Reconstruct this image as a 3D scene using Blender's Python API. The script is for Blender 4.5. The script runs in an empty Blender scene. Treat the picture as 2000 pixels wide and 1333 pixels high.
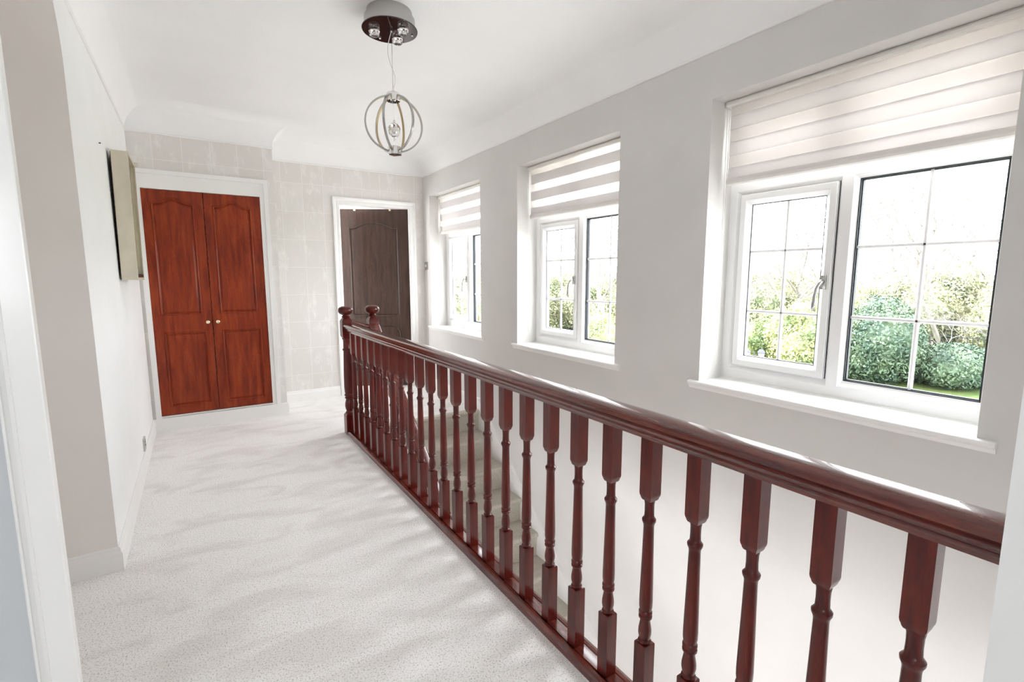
import bpy, bmesh, math, random
from math import pi, sin, cos, tan, radians, sqrt
from mathutils import Vector, Matrix

scene = bpy.context.scene
COL = scene.collection
random.seed(7)

# ------------------------------------------------------------------ camera
cam_d = bpy.data.cameras.new('camera')
cam = bpy.data.objects.new('camera', cam_d)
COL.objects.link(cam)
cam_d.sensor_width = 36.0
cam_d.lens = 955.54 / 2000 * 36.0
cam_d.clip_start = 0.02
cam_d.clip_end = 500
cam.location = (0, 0, 1.3)
cam.rotation_mode = 'QUATERNION'
cam.rotation_quaternion = (Matrix.Rotation(radians(-32.903), 4, 'Z') @ Matrix.Rotation(radians(90 - 7.497), 4, 'X')
                           @ Matrix.Rotation(radians(-0.03), 4, 'Z')).to_quaternion()
scene.camera = cam

# ------------------------------------------------------------------ light
scene.view_settings.view_transform = 'Standard'
scene.view_settings.look = 'None'
scene.view_settings.gamma = 1.0
scene.view_settings.use_curve_mapping = False
scene.view_settings.exposure = 0.35
scene.cycles.max_bounces = 16
scene.cycles.diffuse_bounces = 10
scene.cycles.transparent_max_bounces = 24
scene.cycles.sample_clamp_indirect = 8.0

world = bpy.data.worlds.new('sky')
scene.world = world
world.use_nodes = True
wn = world.node_tree
bg = wn.nodes['Background']
bg.inputs['Color'].default_value = (0.945, 0.968, 1.0, 1)
bg.inputs['Strength'].default_value = 12.0

sun_d = bpy.data.lights.new('sun', 'SUN')
sun_d.energy = 22.0
sun_d.angle = radians(3)
sun_d.color = (1.0, 0.97, 0.92)
sun = bpy.data.objects.new('sun', sun_d)
COL.objects.link(sun)
sun.rotation_euler = Vector((-0.25, 0.62, 0.74)).to_track_quat('Z', 'Y').to_euler()


def portal(loc, rot, sx, sy):
    d = bpy.data.lights.new('window_portal', 'AREA')
    d.shape = 'RECTANGLE'
    d.size = sx
    d.size_y = sy
    d.cycles.is_portal = True
    o = bpy.data.objects.new('window_portal', d)
    o.location = loc
    o.rotation_euler = rot
    COL.objects.link(o)
    return o


# ------------------------------------------------------------------ dimensions (metres)
XL, YA, Y1, Y2, XC, XW = -0.365, 2.665, 4.983, 5.455, 0.672, 2.3006
ZC, R, ZCEIL = 2.439, 0.205, 2.644
ZH, ZS = 2.203, 0.7275
WINS = [(5.2736, 4.105), (3.474, 2.311), (1.662, 0.5136)]     # far edge, near edge of each opening
XB = 0.984                                                   # landing edge line of the base rail
WT = 0.30                                                    # outer wall thickness
LOW = -2.70
GND = -2.9


# ------------------------------------------------------------------ materials
def mat(name, color=(0.8, 0.8, 0.8), rough=0.5, metal=0.0, coat=0.0, coat_rough=0.1, spec=0.5, trans=0.0, ior=1.45):
    m = bpy.data.materials.new(name)
    m.use_nodes = True
    b = m.node_tree.nodes['Principled BSDF']
    b.inputs['Base Color'].default_value = (*color, 1)
    b.inputs['Roughness'].default_value = rough
    b.inputs['Metallic'].default_value = metal
    b.inputs['Coat Weight'].default_value = coat
    b.inputs['Coat Roughness'].default_value = coat_rough
    b.inputs['Specular IOR Level'].default_value = spec
    b.inputs['Transmission Weight'].default_value = trans
    b.inputs['IOR'].default_value = ior
    return m


def nodes(m):
    return m.node_tree.nodes, m.node_tree.links, m.node_tree.nodes['Principled BSDF']


def add_noise_color(m, c1, c2, scale=(1, 1, 1), nscale=5.0, detail=6, lo=0.35, hi=0.65, bump=0.0, bscale=None, rough=None):
    n, l, b = nodes(m)
    tc = n.new('ShaderNodeTexCoord')
    mp = n.new('ShaderNodeMapping')
    mp.inputs['Scale'].default_value = scale
    l.new(tc.outputs['Object'], mp.inputs['Vector'])
    nz = n.new('ShaderNodeTexNoise')
    nz.inputs['Scale'].default_value = nscale
    nz.inputs['Detail'].default_value = detail
    l.new(mp.outputs[0], nz.inputs['Vector'])
    cr = n.new('ShaderNodeValToRGB')
    cr.color_ramp.elements[0].position = lo
    cr.color_ramp.elements[1].position = hi
    cr.color_ramp.elements[0].color = (*c1, 1)
    cr.color_ramp.elements[1].color = (*c2, 1)
    l.new(nz.outputs['Fac'], cr.inputs['Fac'])
    l.new(cr.outputs['Color'], b.inputs['Base Color'])
    if bump:
        nb = n.new('ShaderNodeTexNoise')
        nb.inputs['Scale'].default_value = bscale or nscale * 4
        nb.inputs['Detail'].default_value = 4
        l.new(tc.outputs['Object'], nb.inputs['Vector'])
        bp = n.new('ShaderNodeBump')
        bp.inputs['Strength'].default_value = bump
        bp.inputs['Distance'].default_value = 0.002
        l.new(nb.outputs['Fac'], bp.inputs['Height'])
        l.new(bp.outputs[0], b.inputs['Normal'])
    return m


M = {}
M['wall'] = add_noise_color(mat('painted_wall', rough=0.85, spec=0.2), (0.865, 0.865, 0.86), (0.885, 0.885, 0.88), nscale=3, bump=0.15, bscale=180)
M['ceiling'] = add_noise_color(mat('painted_ceiling', rough=0.9, spec=0.2), (0.865, 0.865, 0.865), (0.89, 0.89, 0.89), nscale=2, bump=0.35, bscale=90)
M['wall_shaded'] = add_noise_color(mat('shaded_wall_paint', rough=0.85, spec=0.2), (0.66, 0.645, 0.625), (0.69, 0.675, 0.655), nscale=3, bump=0.15, bscale=180)  # wall paint toned down: shade on the window wall is put into the colour
M['pier_shaded'] = mat('shaded_pier_paint', (0.58, 0.60, 0.62), rough=0.85, spec=0.2)  # shade on the pier painted in as a cool grey
M['trim'] = mat('white_gloss_paint', (0.87, 0.865, 0.85), rough=0.3, coat=0.2)
M['upvc'] = mat('white_upvc', (0.88, 0.88, 0.88), rough=0.25, coat=0.3, coat_rough=0.15)
M['gasket'] = mat('dark_rubber_gasket', (0.02, 0.025, 0.03), rough=0.6)
M['chrome'] = mat('chrome', (0.82, 0.81, 0.80), rough=0.08, metal=1)
M['satin'] = mat('satin_silver', (0.48, 0.47, 0.455), rough=0.25, metal=1)
M['bronze'] = mat('satin_gold_inner', (0.55, 0.42, 0.22), rough=0.35, metal=1)
M['brass'] = mat('polished_brass', (0.9, 0.80, 0.55), rough=0.15, metal=1)
M['dark_disc'] = mat('dark_mirror_disc', (0.02, 0.003, 0.003), rough=0.1, coat=0.5, coat_rough=0.03)
M['crystal'] = mat('clear_crystal', (1, 1, 1), rough=0.02, trans=1.0, ior=1.5)
M['plastic'] = mat('white_plastic', (0.8, 0.78, 0.74), rough=0.4)
M['picture_frame'] = add_noise_color(mat('cream_box_frame', rough=0.45), (0.60, 0.55, 0.44), (0.68, 0.62, 0.50), nscale=8)
M['picture_gold'] = add_noise_color(mat('gold_green_canvas', rough=0.6), (0.24, 0.21, 0.10), (0.42, 0.35, 0.17), nscale=6)
M['picture_brown'] = mat('dark_brown_canvas', (0.06, 0.02, 0.012), rough=0.5)
M['darkhole'] = mat('dark_metal', (0.03, 0.03, 0.03), rough=0.5, metal=0.5)
M['cord'] = mat('white_cord', (0.75, 0.73, 0.7), rough=0.5)


def wood(name, c1, c2, c3, gx=(14, 14, 1.2), gloss=0.5, rough=0.28):
    m = mat(name, c2, rough=rough, coat=gloss, coat_rough=0.08)
    n, l, b = nodes(m)
    b.inputs['Specular IOR Level'].default_value = 0.3
    tc = n.new('ShaderNodeTexCoord')
    mp = n.new('ShaderNodeMapping')
    mp.inputs['Scale'].default_value = gx
    l.new(tc.outputs['Object'], mp.inputs['Vector'])
    nz = n.new('ShaderNodeTexNoise')
    nz.inputs['Scale'].default_value = 3.0
    nz.inputs['Detail'].default_value = 8
    nz.inputs['Distortion'].default_value = 0.6
    l.new(mp.outputs[0], nz.inputs['Vector'])
    cr = n.new('ShaderNodeValToRGB')
    e = cr.color_ramp.elements
    e[0].position, e[0].color = 0.3, (*c1, 1)
    e[1].position, e[1].color = 0.72, (*c3, 1)
    k = e.new(0.5)
    k.color = (*c2, 1)
    l.new(nz.outputs['Fac'], cr.inputs['Fac'])
    fn = n.new('ShaderNodeTexNoise')
    fn.inputs['Scale'].default_value = 30
    fn.inputs['Detail'].default_value = 3
    l.new(mp.outputs[0], fn.inputs['Vector'])
    mx = n.new('ShaderNodeMixRGB')
    mx.blend_type = 'MULTIPLY'
    mx.inputs['Fac'].default_value = 0.45
    l.new(cr.outputs['Color'], mx.inputs['Color1'])
    cr2 = n.new('ShaderNodeValToRGB')
    cr2.color_ramp.elements[0].position = 0.35
    cr2.color_ramp.elements[0].color = (0.5, 0.45, 0.45, 1)
    cr2.color_ramp.elements[1].position = 0.6
    l.new(fn.outputs['Fac'], cr2.inputs['Fac'])
    l.new(cr2.outputs['Color'], mx.inputs['Color2'])
    l.new(mx.outputs['Color'], b.inputs['Base Color'])
    return m


M['mahogany'] = wood('dark_mahogany', (0.045, 0.003, 0.002), (0.095, 0.0065, 0.004), (0.15, 0.013, 0.006), gx=(14, 14, 1.5), gloss=0.40)
M['mahogany_rail'] = wood('dark_mahogany_rail', (0.065, 0.008, 0.006), (0.12, 0.016, 0.010), (0.18, 0.03, 0.016), gx=(20, 1.5, 20), gloss=1.0, rough=0.25)
M['mahogany_rail'].node_tree.nodes['Principled BSDF'].inputs['Coat Roughness'].default_value = 0.05
M['door_wood'] = wood('red_mahogany_door', (0.17, 0.018, 0.004), (0.27, 0.032, 0.006), (0.36, 0.055, 0.010), gx=(9, 9, 1.0), gloss=0.15, rough=0.5)
M['brown_door'] = wood('dark_brown_door', (0.040, 0.022, 0.016), (0.062, 0.034, 0.025), (0.085, 0.046, 0.034), gx=(9, 9, 1.0), gloss=0.35, rough=0.38)


def carpet_mat(name, c1, c2, c3):
    m = mat(name, c2, rough=1.0, spec=0.05)
    n, l, b = nodes(m)
    b.inputs['Sheen Weight'].default_value = 0.25
    tc = n.new('ShaderNodeTexCoord')
    fine = n.new('ShaderNodeTexNoise')
    fine.inputs['Scale'].default_value = 170
    fine.inputs['Detail'].default_value = 5
    fine.inputs['Roughness'].default_value = 0.7
    l.new(tc.outputs['Object'], fine.inputs['Vector'])
    big = n.new('ShaderNodeTexNoise')
    big.inputs['Scale'].default_value = 2.6
    big.inputs['Detail'].default_value = 5
    big.inputs['Distortion'].default_value = 0.8
    mp = n.new('ShaderNodeMapping')
    mp.inputs['Scale'].default_value = (1.0, 2.2, 1.0)
    mp.inputs['Rotation'].default_value = (0, 0, radians(25))
    l.new(tc.outputs['Object'], mp.inputs['Vector'])
    l.new(mp.outputs[0], big.inputs['Vector'])
    cr = n.new('ShaderNodeValToRGB')
    e = cr.color_ramp.elements
    e[0].position, e[0].color = 0.36, (*c1, 1)
    e[1].position, e[1].color = 0.60, (*c3, 1)
    k = e.new(0.46)
    k.color = (*c2, 1)
    l.new(fine.outputs['Fac'], cr.inputs['Fac'])
    cr2 = n.new('ShaderNodeValToRGB')
    cr2.color_ramp.elements[0].position = 0.36
    cr2.color_ramp.elements[0].color = (0.90, 0.885, 0.865, 1)
    cr2.color_ramp.elements[1].position = 0.52
    cr2.color_ramp.elements[1].color = (1, 1, 1, 1)
    l.new(big.outputs['Fac'], cr2.inputs['Fac'])
    mx = n.new('ShaderNodeMixRGB')
    mx.blend_type = 'MULTIPLY'
    mx.inputs['Fac'].default_value = 1.0
    l.new(cr.outputs['Color'], mx.inputs['Color1'])
    l.new(cr2.outputs['Color'], mx.inputs['Color2'])
    l.new(mx.outputs['Color'], b.inputs['Base Color'])
    bp = n.new('ShaderNodeBump')
    bp.inputs['Strength'].default_value = 0.6
    bp.inputs['Distance'].default_value = 0.005
    l.new(fine.outputs['Fac'], bp.inputs['Height'])
    l.new(bp.outputs[0], b.inputs['Normal'])
    return m


M['carpet'] = carpet_mat('beige_carpet', (0.46, 0.43, 0.41), (0.91, 0.885, 0.865), (0.97, 0.955, 0.945))
M['shaded_stair_carpet'] = carpet_mat('shaded_stair_carpet', (0.34, 0.31, 0.26), (0.52, 0.485, 0.42), (0.62, 0.58, 0.51))  # darker copy of the landing carpet, stairwell shade painted in


def wallpaper_mat():
    m = mat('leaf_square_wallpaper', (0.6, 0.57, 0.53), rough=0.5, spec=0.4)
    n, l, b = nodes(m)
    tc = n.new('ShaderNodeTexCoord')
    sx = n.new('ShaderNodeSeparateXYZ')
    l.new(tc.outputs['Object'], sx.inputs[0])
    cx = n.new('ShaderNodeCombineXYZ')
    l.new(sx.outputs['X'], cx.inputs['X'])
    l.new(sx.outputs['Z'], cx.inputs['Y'])
    br = n.new('ShaderNodeTexBrick')
    br.offset = 0.0
    br.squash = 1.0
    br.inputs['Scale'].default_value = 1.0
    br.inputs['Brick Width'].default_value = 0.2
    br.inputs['Row Height'].default_value = 0.28
    br.inputs['Mortar Size'].default_value = 0.004
    br.inputs['Mortar Smooth'].default_value = 0.6
    br.inputs['Bias'].default_value = 0.0
    br.inputs['Color1'].default_value = (0.71, 0.68, 0.65, 1)
    br.inputs['Color2'].default_value = (0.745, 0.72, 0.695, 1)
    br.inputs['Mortar'].default_value = (0.80, 0.785, 0.755, 1)
    nz = n.new('ShaderNodeTexNoise')
    nz.inputs['Scale'].default_value = 14
    nz.inputs['Detail'].default_value = 6
    l.new(tc.outputs['Object'], nz.inputs['Vector'])
    # slightly wobbly joints
    va = n.new('ShaderNodeVectorMath')
    va.operation = 'SCALE'
    va.inputs['Scale'].default_value = 0.008
    l.new(nz.outputs['Color'], va.inputs[0])
    vb = n.new('ShaderNodeVectorMath')
    l.new(cx.outputs[0], vb.inputs[0])
    l.new(va.outputs[0], vb.inputs[1])
    l.new(vb.outputs[0], br.inputs['Vector'])
    cr = n.new('ShaderNodeValToRGB')
    cr.color_ramp.elements[0].position = 0.52
    cr.color_ramp.elements[0].color = (0, 0, 0, 1)
    cr.color_ramp.elements[1].position = 0.68
    cr.color_ramp.elements[1].color = (0.8, 0.8, 0.8, 1)
    mp = n.new('ShaderNodeMapping')
    mp.inputs['Scale'].default_value = (1.6, 1.6, 0.7)
    l.new(tc.outputs['Object'], mp.inputs['Vector'])
    n2 = n.new('ShaderNodeTexNoise')
    n2.inputs['Scale'].default_value = 9
    n2.inputs['Detail'].default_value = 8
    n2.inputs['Roughness'].default_value = 0.7
    l.new(mp.outputs[0], n2.inputs['Vector'])
    l.new(n2.outputs['Fac'], cr.inputs['Fac'])
    mx = n.new('ShaderNodeMixRGB')
    l.new(cr.outputs['Color'], mx.inputs['Fac'])
    l.new(br.outputs['Color'], mx.inputs['Color1'])
    mx.inputs['Color2'].default_value = (0.84, 0.83, 0.80, 1)
    l.new(mx.outputs['Color'], b.inputs['Base Color'])
    return m


M['wallpaper'] = wallpaper_mat()


def glass_mat():
    m = bpy.data.materials.new('window_glass')
    m.use_nodes = True
    n, l = m.node_tree.nodes, m.node_tree.links
    n.clear()
    out = n.new('ShaderNodeOutputMaterial')
    mix = n.new('ShaderNodeMixShader')
    tr = n.new('ShaderNodeBsdfTransparent')
    tr.inputs['Color'].default_value = (0.955, 0.972, 0.968, 1)
    gl = n.new('ShaderNodeBsdfGlossy')
    gl.inputs['Roughness'].default_value = 0.0
    lw = n.new('ShaderNodeLayerWeight')
    lw.inputs['Blend'].default_value = 0.5
    pw = n.new('ShaderNodeMath')
    pw.operation = 'POWER'
    pw.inputs[1].default_value = 5.0
    ma = n.new('ShaderNodeMath')
    ma.operation = 'MULTIPLY_ADD'
    ma.inputs[1].default_value = 0.9
    ma.inputs[2].default_value = 0.035
    l.new(lw.outputs['Facing'], pw.inputs[0])
    l.new(pw.outputs[0], ma.inputs[0])
    l.new(ma.outputs[0], mix.inputs[0])
    l.new(tr.outputs[0], mix.inputs[1])
    l.new(gl.outputs[0], mix.inputs[2])
    l.new(mix.outputs[0], out.inputs[0])
    return m


M['glass'] = glass_mat()


def fabric_mat(name, color, transl, transp):
    m = bpy.data.materials.new(name)
    m.use_nodes = True
    n, l = m.node_tree.nodes, m.node_tree.links
    n.clear()
    out = n.new('ShaderNodeOutputMaterial')
    d = n.new('ShaderNodeBsdfDiffuse')
    d.inputs['Color'].default_value = (*color, 1)
    t = n.new('ShaderNodeBsdfTranslucent')
    t.inputs['Color'].default_value = (*color, 1)
    m1 = n.new('ShaderNodeMixShader')
    m1.inputs[0].default_value = transl
    l.new(d.outputs[0], m1.inputs[1])
    l.new(t.outputs[0], m1.inputs[2])
    tr = n.new('ShaderNodeBsdfTransparent')
    m2 = n.new('ShaderNodeMixShader')
    m2.inputs[0].default_value = transp
    l.new(m1.outputs[0], m2.inputs[1])
    l.new(tr.outputs[0], m2.inputs[2])
    l.new(m2.outputs[0], out.inputs[0])
    return m


M['blind_band'] = fabric_mat('blind_band_fabric', (0.88, 0.86, 0.85), 0.34, 0.0)
M['blind_sheer'] = fabric_mat('blind_sheer_mesh', (0.93, 0.90, 0.87), 0.4, 0.6)


def leaf_mat(name, c1, c2, nscale=1.2):
    m = mat(name, c1, rough=0.5, spec=0.3)
    add_noise_color(m, c1, c2, nscale=nscale, lo=0.4, hi=0.6)
    return m


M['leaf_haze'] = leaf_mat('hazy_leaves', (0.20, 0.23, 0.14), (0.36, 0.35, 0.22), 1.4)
M['leaf_dark'] = leaf_mat('evergreen_leaves', (0.030, 0.055, 0.038), (0.075, 0.11, 0.065), 1.6)
M['leaf_yellow'] = leaf_mat('yellow_green_leaves', (0.11, 0.15, 0.065), (0.26, 0.27, 0.12), 1.4)
M['bark'] = add_noise_color(mat('bare_bark', rough=0.9), (0.11, 0.10, 0.088), (0.19, 0.175, 0.155), nscale=3)
M['lawn'] = add_noise_color(mat('lawn_grass', rough=1.0, spec=0.05), (0.06, 0.10, 0.035), (0.12, 0.15, 0.055), nscale=1.5, detail=8)
M['drive'] = add_noise_color(mat('pale_gravel', rough=0.95), (0.36, 0.355, 0.345), (0.44, 0.435, 0.425), nscale=3, detail=9)
M['iron'] = mat('grey_iron', (0.025, 0.028, 0.035), rough=0.6)
M['lantern_glass'] = mat('lantern_glass', (0.10, 0.11, 0.13), rough=0.3)
M['house_brick'] = add_noise_color(mat('pale_brick', rough=0.9), (0.26, 0.25, 0.235), (0.32, 0.30, 0.28), nscale=8)
M['roof'] = mat('grey_roof', (0.08, 0.08, 0.085), rough=0.8)


# ------------------------------------------------------------------ mesh helpers
def obj(name, bm, m, parent=None, smooth=False, loc=None):
    bmesh.ops.recalc_face_normals(bm, faces=bm.faces)
    me = bpy.data.meshes.new(name)
    bm.to_mesh(me)
    bm.free()
    for mm in (m if isinstance(m, (list, tuple)) else [m]):
        me.materials.append(mm)
    if smooth:
        for p in me.polygons:
            p.use_smooth = True
    o = bpy.data.objects.new(name, me)
    COL.objects.link(o)
    if loc is not None:
        o.location = loc
    if parent is not None:
        o.parent = parent
    if smooth == 'auto':
        mod = o.modifiers.new('edge_split', 'EDGE_SPLIT')
        mod.split_angle = radians(35)
    return o


def tag(o, label=None, cat=None, group=None, kind=None):
    if label:
        o['label'] = label
    if cat:
        o['category'] = cat
    if group:
        o['group'] = group
    if kind:
        o['kind'] = kind
    return o


def empty(name, loc=(0, 0, 0), rz=0):
    o = bpy.data.objects.new(name, None)
    o.empty_display_size = 0.1
    o.location = loc
    o.rotation_euler = (0, 0, rz)
    COL.objects.link(o)
    return o


def box(bm, x0, x1, y0, y1, z0, z1, mi=0):
    v = [bm.verts.new((x, y, z)) for x in (x0, x1) for y in (y0, y1) for z in (z0, z1)]
    for f in ((0, 1, 3, 2), (4, 6, 7, 5), (0, 4, 5, 1), (2, 3, 7, 6), (0, 2, 6, 4), (1, 5, 7, 3)):
        fc = bm.faces.new([v[i] for i in f])
        fc.material_index = mi
    return v


def bev(bm, w, seg=2, ang=30):
    es = [e for e in bm.edges if e.is_manifold and e.calc_face_angle(0) > radians(ang)]
    bmesh.ops.bevel(bm, geom=es, offset=w, segments=seg, affect='EDGES', clamp_overlap=True)


def BM():
    return bmesh.new()


def bx(x0, x1, y0, y1, z0, z1, w=0, seg=2):
    bm = BM()
    box(bm, x0, x1, y0, y1, z0, z1)
    if w:
        bev(bm, w, seg)
    return bm


def prism(bm, pts, axis, a, b, mi=0):
    """extrude a closed 2D polygon along axis ('x','y','z') from a to b; pts are the other two coords in order"""
    def P(p, t):
        if axis == 'x':
            return (t, p[0], p[1])
        if axis == 'y':
            return (p[0], t, p[1])
        return (p[0], p[1], t)
    A = [bm.verts.new(P(p, a)) for p in pts]
    B = [bm.verts.new(P(p, b)) for p in pts]
    n = len(pts)
    for i in range(n):
        f = bm.faces.new((A[i], A[(i + 1) % n], B[(i + 1) % n], B[i]))
        f.material_index = mi
    bm.faces.new(A).material_index = mi
    bm.faces.new(list(reversed(B))).material_index = mi


def tube(bm, pts, rad, seg=8, cap=True):
    pts = [Vector(p) for p in pts]
    rads = rad if isinstance(rad, (list, tuple)) else [rad] * len(pts)
    rings = []
    prev = None
    for i, p in enumerate(pts):
        t = (pts[min(i + 1, len(pts) - 1)] - pts[max(i - 1, 0)]).normalized()
        if prev is None:
            u = t.orthogonal().normalized()
        else:
            u = (prev - t * prev.dot(t)).normalized()
        prev = u
        w = t.cross(u)
        rings.append([bm.verts.new(p + (u * cos(2 * pi * k / seg) + w * sin(2 * pi * k / seg)) * rads[i]) for k in range(seg)])
    for a, b in zip(rings, rings[1:]):
        for k in range(seg):
            bm.faces.new((a[k], a[(k + 1) % seg], b[(k + 1) % seg], b[k]))
    if cap:
        bm.faces.new(rings[0])
        bm.faces.new(list(reversed(rings[-1])))


def lathe(bm, prof, seg=20, c=(0, 0, 0)):
    rings = []
    for r, z in prof:
        if r < 1e-5:
            rings.append([bm.verts.new((c[0], c[1], c[2] + z))])
        else:
            rings.append([bm.verts.new((c[0] + r * cos(2 * pi * k / seg), c[1] + r * sin(2 * pi * k / seg), c[2] + z)) for k in range(seg)])
    for a, b in zip(rings, rings[1:]):
        for k in range(seg):
            k2 = (k + 1) % seg
            if len(a) == 1 and len(b) == 1:
                continue
            if len(a) == 1:
                bm.faces.new((a[0], b[k2], b[k]))
            elif len(b) == 1:
                bm.faces.new((a[k], a[k2], b[0]))
            else:
                bm.faces.new((a[k], a[k2], b[k2], b[k]))
    if len(rings[0]) > 1:
        bm.faces.new(list(reversed(rings[0])))
    if len(rings[-1]) > 1:
        bm.faces.new(rings[-1])


def square_stack(bm, prof, c=(0, 0, 0)):
    """square rings (half width, z) lofted, for turned posts' square blocks"""
    rings = [[bm.verts.new((c[0] + sx * h, c[1] + sy * h, c[2] + z)) for sx, sy in ((-1, -1), (1, -1), (1, 1), (-1, 1))] for h, z in prof]
    for a, b in zip(rings, rings[1:]):
        for k in range(4):
            bm.faces.new((a[k], a[(k + 1) % 4], b[(k + 1) % 4], b[k]))
    bm.faces.new(list(reversed(rings[0])))
    bm.faces.new(rings[-1])


def ring_yz(bm, y0, y1, z0, z1, w, prof):
    """rectangular frame in the y-z plane. w = (left(y0 side), right(y1 side), bottom, top) widths;
    prof = list of (t 0..1, x), swept with mitred corners"""
    n = len(prof)
    R_ = []
    for cy, cz in ((0, 0), (1, 0), (1, 1), (0, 1)):
        col = []
        for t, x in prof:
            y = (y0 + t * w[0]) if cy == 0 else (y1 - t * w[1])
            z = (z0 + t * w[2]) if cz == 0 else (z1 - t * w[3])
            col.append(bm.verts.new((x, y, z)))
        R_.append(col)
    for i in range(4):
        a, b = R_[i], R_[(i + 1) % 4]
        for k in range(n):
            bm.faces.new((a[k], a[(k + 1) % n], b[(k + 1) % n], b[k]))


def sweep_path(bm, path, prof, closed=False, side=1):
    """sweep profile (d = distance from the wall to its room side, z) along a plan polyline, mitred corners.
    side=+1: room lies to the right of the walking direction"""
    n = len(path)
    cols = []
    for i in range(n):
        p = Vector(path[i])
        dirs = []
        if i > 0 or closed:
            dirs.append((p - Vector(path[i - 1])).normalized())
        if i < n - 1 or closed:
            dirs.append((Vector(path[(i + 1) % n]) - p).normalized())
        nrm = [Vector((d.y, -d.x)) * side for d in dirs]
        if len(nrm) == 2:
            m_ = (nrm[0] + nrm[1])
            m_ = m_ / (1 + nrm[0].dot(nrm[1]))
        else:
            m_ = nrm[0]
        cols.append([bm.verts.new((p.x + m_.x * d, p.y + m_.y * d, z)) for d, z in prof])
    k = len(prof)
    for i in range(n if closed else n - 1):
        a, b = cols[i], cols[(i + 1) % n]
        for j in range(k):
            bm.faces.new((a[j], a[(j + 1) % k], b[(j + 1) % k], b[j]))
    if not closed:
        bm.faces.new(cols[0])
        bm.faces.new(list(reversed(cols[-1])))


def wall_holes(bm, axis, c0, c1, a0, a1, z0, z1, holes):
    """wall slab thick c0..c1 on `axis`, running a0..a1 along the other plan axis, with rectangular holes (a_lo,a_hi,z_lo,z_hi)"""
    As = sorted({a0, a1, *[h[0] for h in holes], *[h[1] for h in holes]})
    Zs = sorted({z0, z1, *[h[2] for h in holes], *[h[3] for h in holes]})

    def solid(i, j):
        if i < 0 or j < 0 or i >= len(As) - 1 or j >= len(Zs) - 1:
            return False
        am, zm = (As[i] + As[i + 1]) / 2, (Zs[j] + Zs[j + 1]) / 2
        return not any(h[0] < am < h[1] and h[2] < zm < h[3] for h in holes)
    V = {}

    def vv(c, a, z):
        key = (c, a, z)
        if key not in V:
            V[key] = bm.verts.new((c, a, z) if axis == 'x' else (a, c, z))
        return V[key]
    for i in range(len(As) - 1):
        for j in range(len(Zs) - 1):
            if not solid(i, j):
                continue
            A0, A1, Z0, Z1 = As[i], As[i + 1], Zs[j], Zs[j + 1]
            for c in (c0, c1):
                bm.faces.new((vv(c, A0, Z0), vv(c, A1, Z0), vv(c, A1, Z1), vv(c, A0, Z1)))
            if not solid(i - 1, j):
                bm.faces.new((vv(c0, A0, Z0), vv(c1, A0, Z0), vv(c1, A0, Z1), vv(c0, A0, Z1)))
            if not solid(i + 1, j):
                bm.faces.new((vv(c0, A1, Z0), vv(c1, A1, Z0), vv(c1, A1, Z1), vv(c0, A1, Z1)))
            if not solid(i, j - 1):
                bm.faces.new((vv(c0, A0, Z0), vv(c1, A0, Z0), vv(c1, A1, Z0), vv(c0, A1, Z0)))
            if not solid(i, j + 1):
                bm.faces.new((vv(c0, A0, Z1), vv(c1, A0, Z1), vv(c1, A1, Z1), vv(c0, A1, Z1)))


def struct(name, bm, m, label=None, smooth=False):
    return tag(obj(name, bm, m, smooth=smooth), label, kind='structure')


# ================================================================== STRUCTURE
YB = -1.8          # back wall of the space the camera stands in
XE = -1.75         # its left wall
YN = 0.167         # near wall of the stairwell

# landing floor (carpet on slab)
bm = BM()
fl = [(XE - .1, YB - .1), (XB + 0.085, YB - .1), (XB + 0.085, 4.174), (XW + 0.02, 4.174), (XW + 0.02, 7.9), (XE - .1, 7.9)]
prism(bm, fl, 'z', -0.26, 0.0)
struct('floor', bm, M['carpet'], 'pale beige cut pile carpet of the landing')

# lower hall floor
struct('floor_hall', bx(-3.2, XW + .05, YB - .1, 6.2, LOW - .1, LOW), M['carpet'])

# ceiling slab
struct('ceiling', bx(XE - .2, XW + WT, YB - .2, 8.0, ZCEIL, ZCEIL + .25), M['ceiling'], 'white textured ceiling above the landing')

# window wall
bm = BM()
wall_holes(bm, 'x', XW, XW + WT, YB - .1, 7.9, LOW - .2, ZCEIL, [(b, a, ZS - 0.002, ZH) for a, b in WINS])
struct('wall_right', bm, M['wall_shaded'], 'long pale window wall over the stairwell')

# left wall with the arched opening (profile in y-z), solid so that the reveal reads as a passage
bm = BM()
pts = [(Y1 + .4, 0), (Y1 + .4, ZCEIL), (1.3, ZCEIL), (1.3, 0), (1.45, 0)]
A0, A1 = 1.45, YA
ra, zb, rb = 0.27, 2.10, 0.32
for i in range(0, 13):
    t = i / 12 * pi / 2
    pts.append((A0 + ra * (1 - cos(t)), zb + rb * sin(t)))
for i in range(12, -1, -1):
    t = i / 12 * pi / 2
    pts.append((A1 - ra * (1 - cos(t)), zb + rb * sin(t)))
pts.append((A1, 0))
prism(bm, pts, 'x', XL, XE)
M['reveal'] = add_noise_color(mat('warm_reveal_paint', rough=0.85, spec=0.2), (0.85, 0.81, 0.785), (0.87, 0.83, 0.80), nscale=3)
wl_ = struct('wall_left', bm, [M['wall'], M['reveal']], 'white left wall with a round shouldered opening', smooth='auto')
for p_ in wl_.data.polygons:
    if abs(p_.normal.x) < .5:
        p_.material_index = 1
# end wall of the side passage
struct('wall_passage', bx(XE - .12, XE, 1.2, 2.9, 0, ZCEIL), M['wall'])
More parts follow.
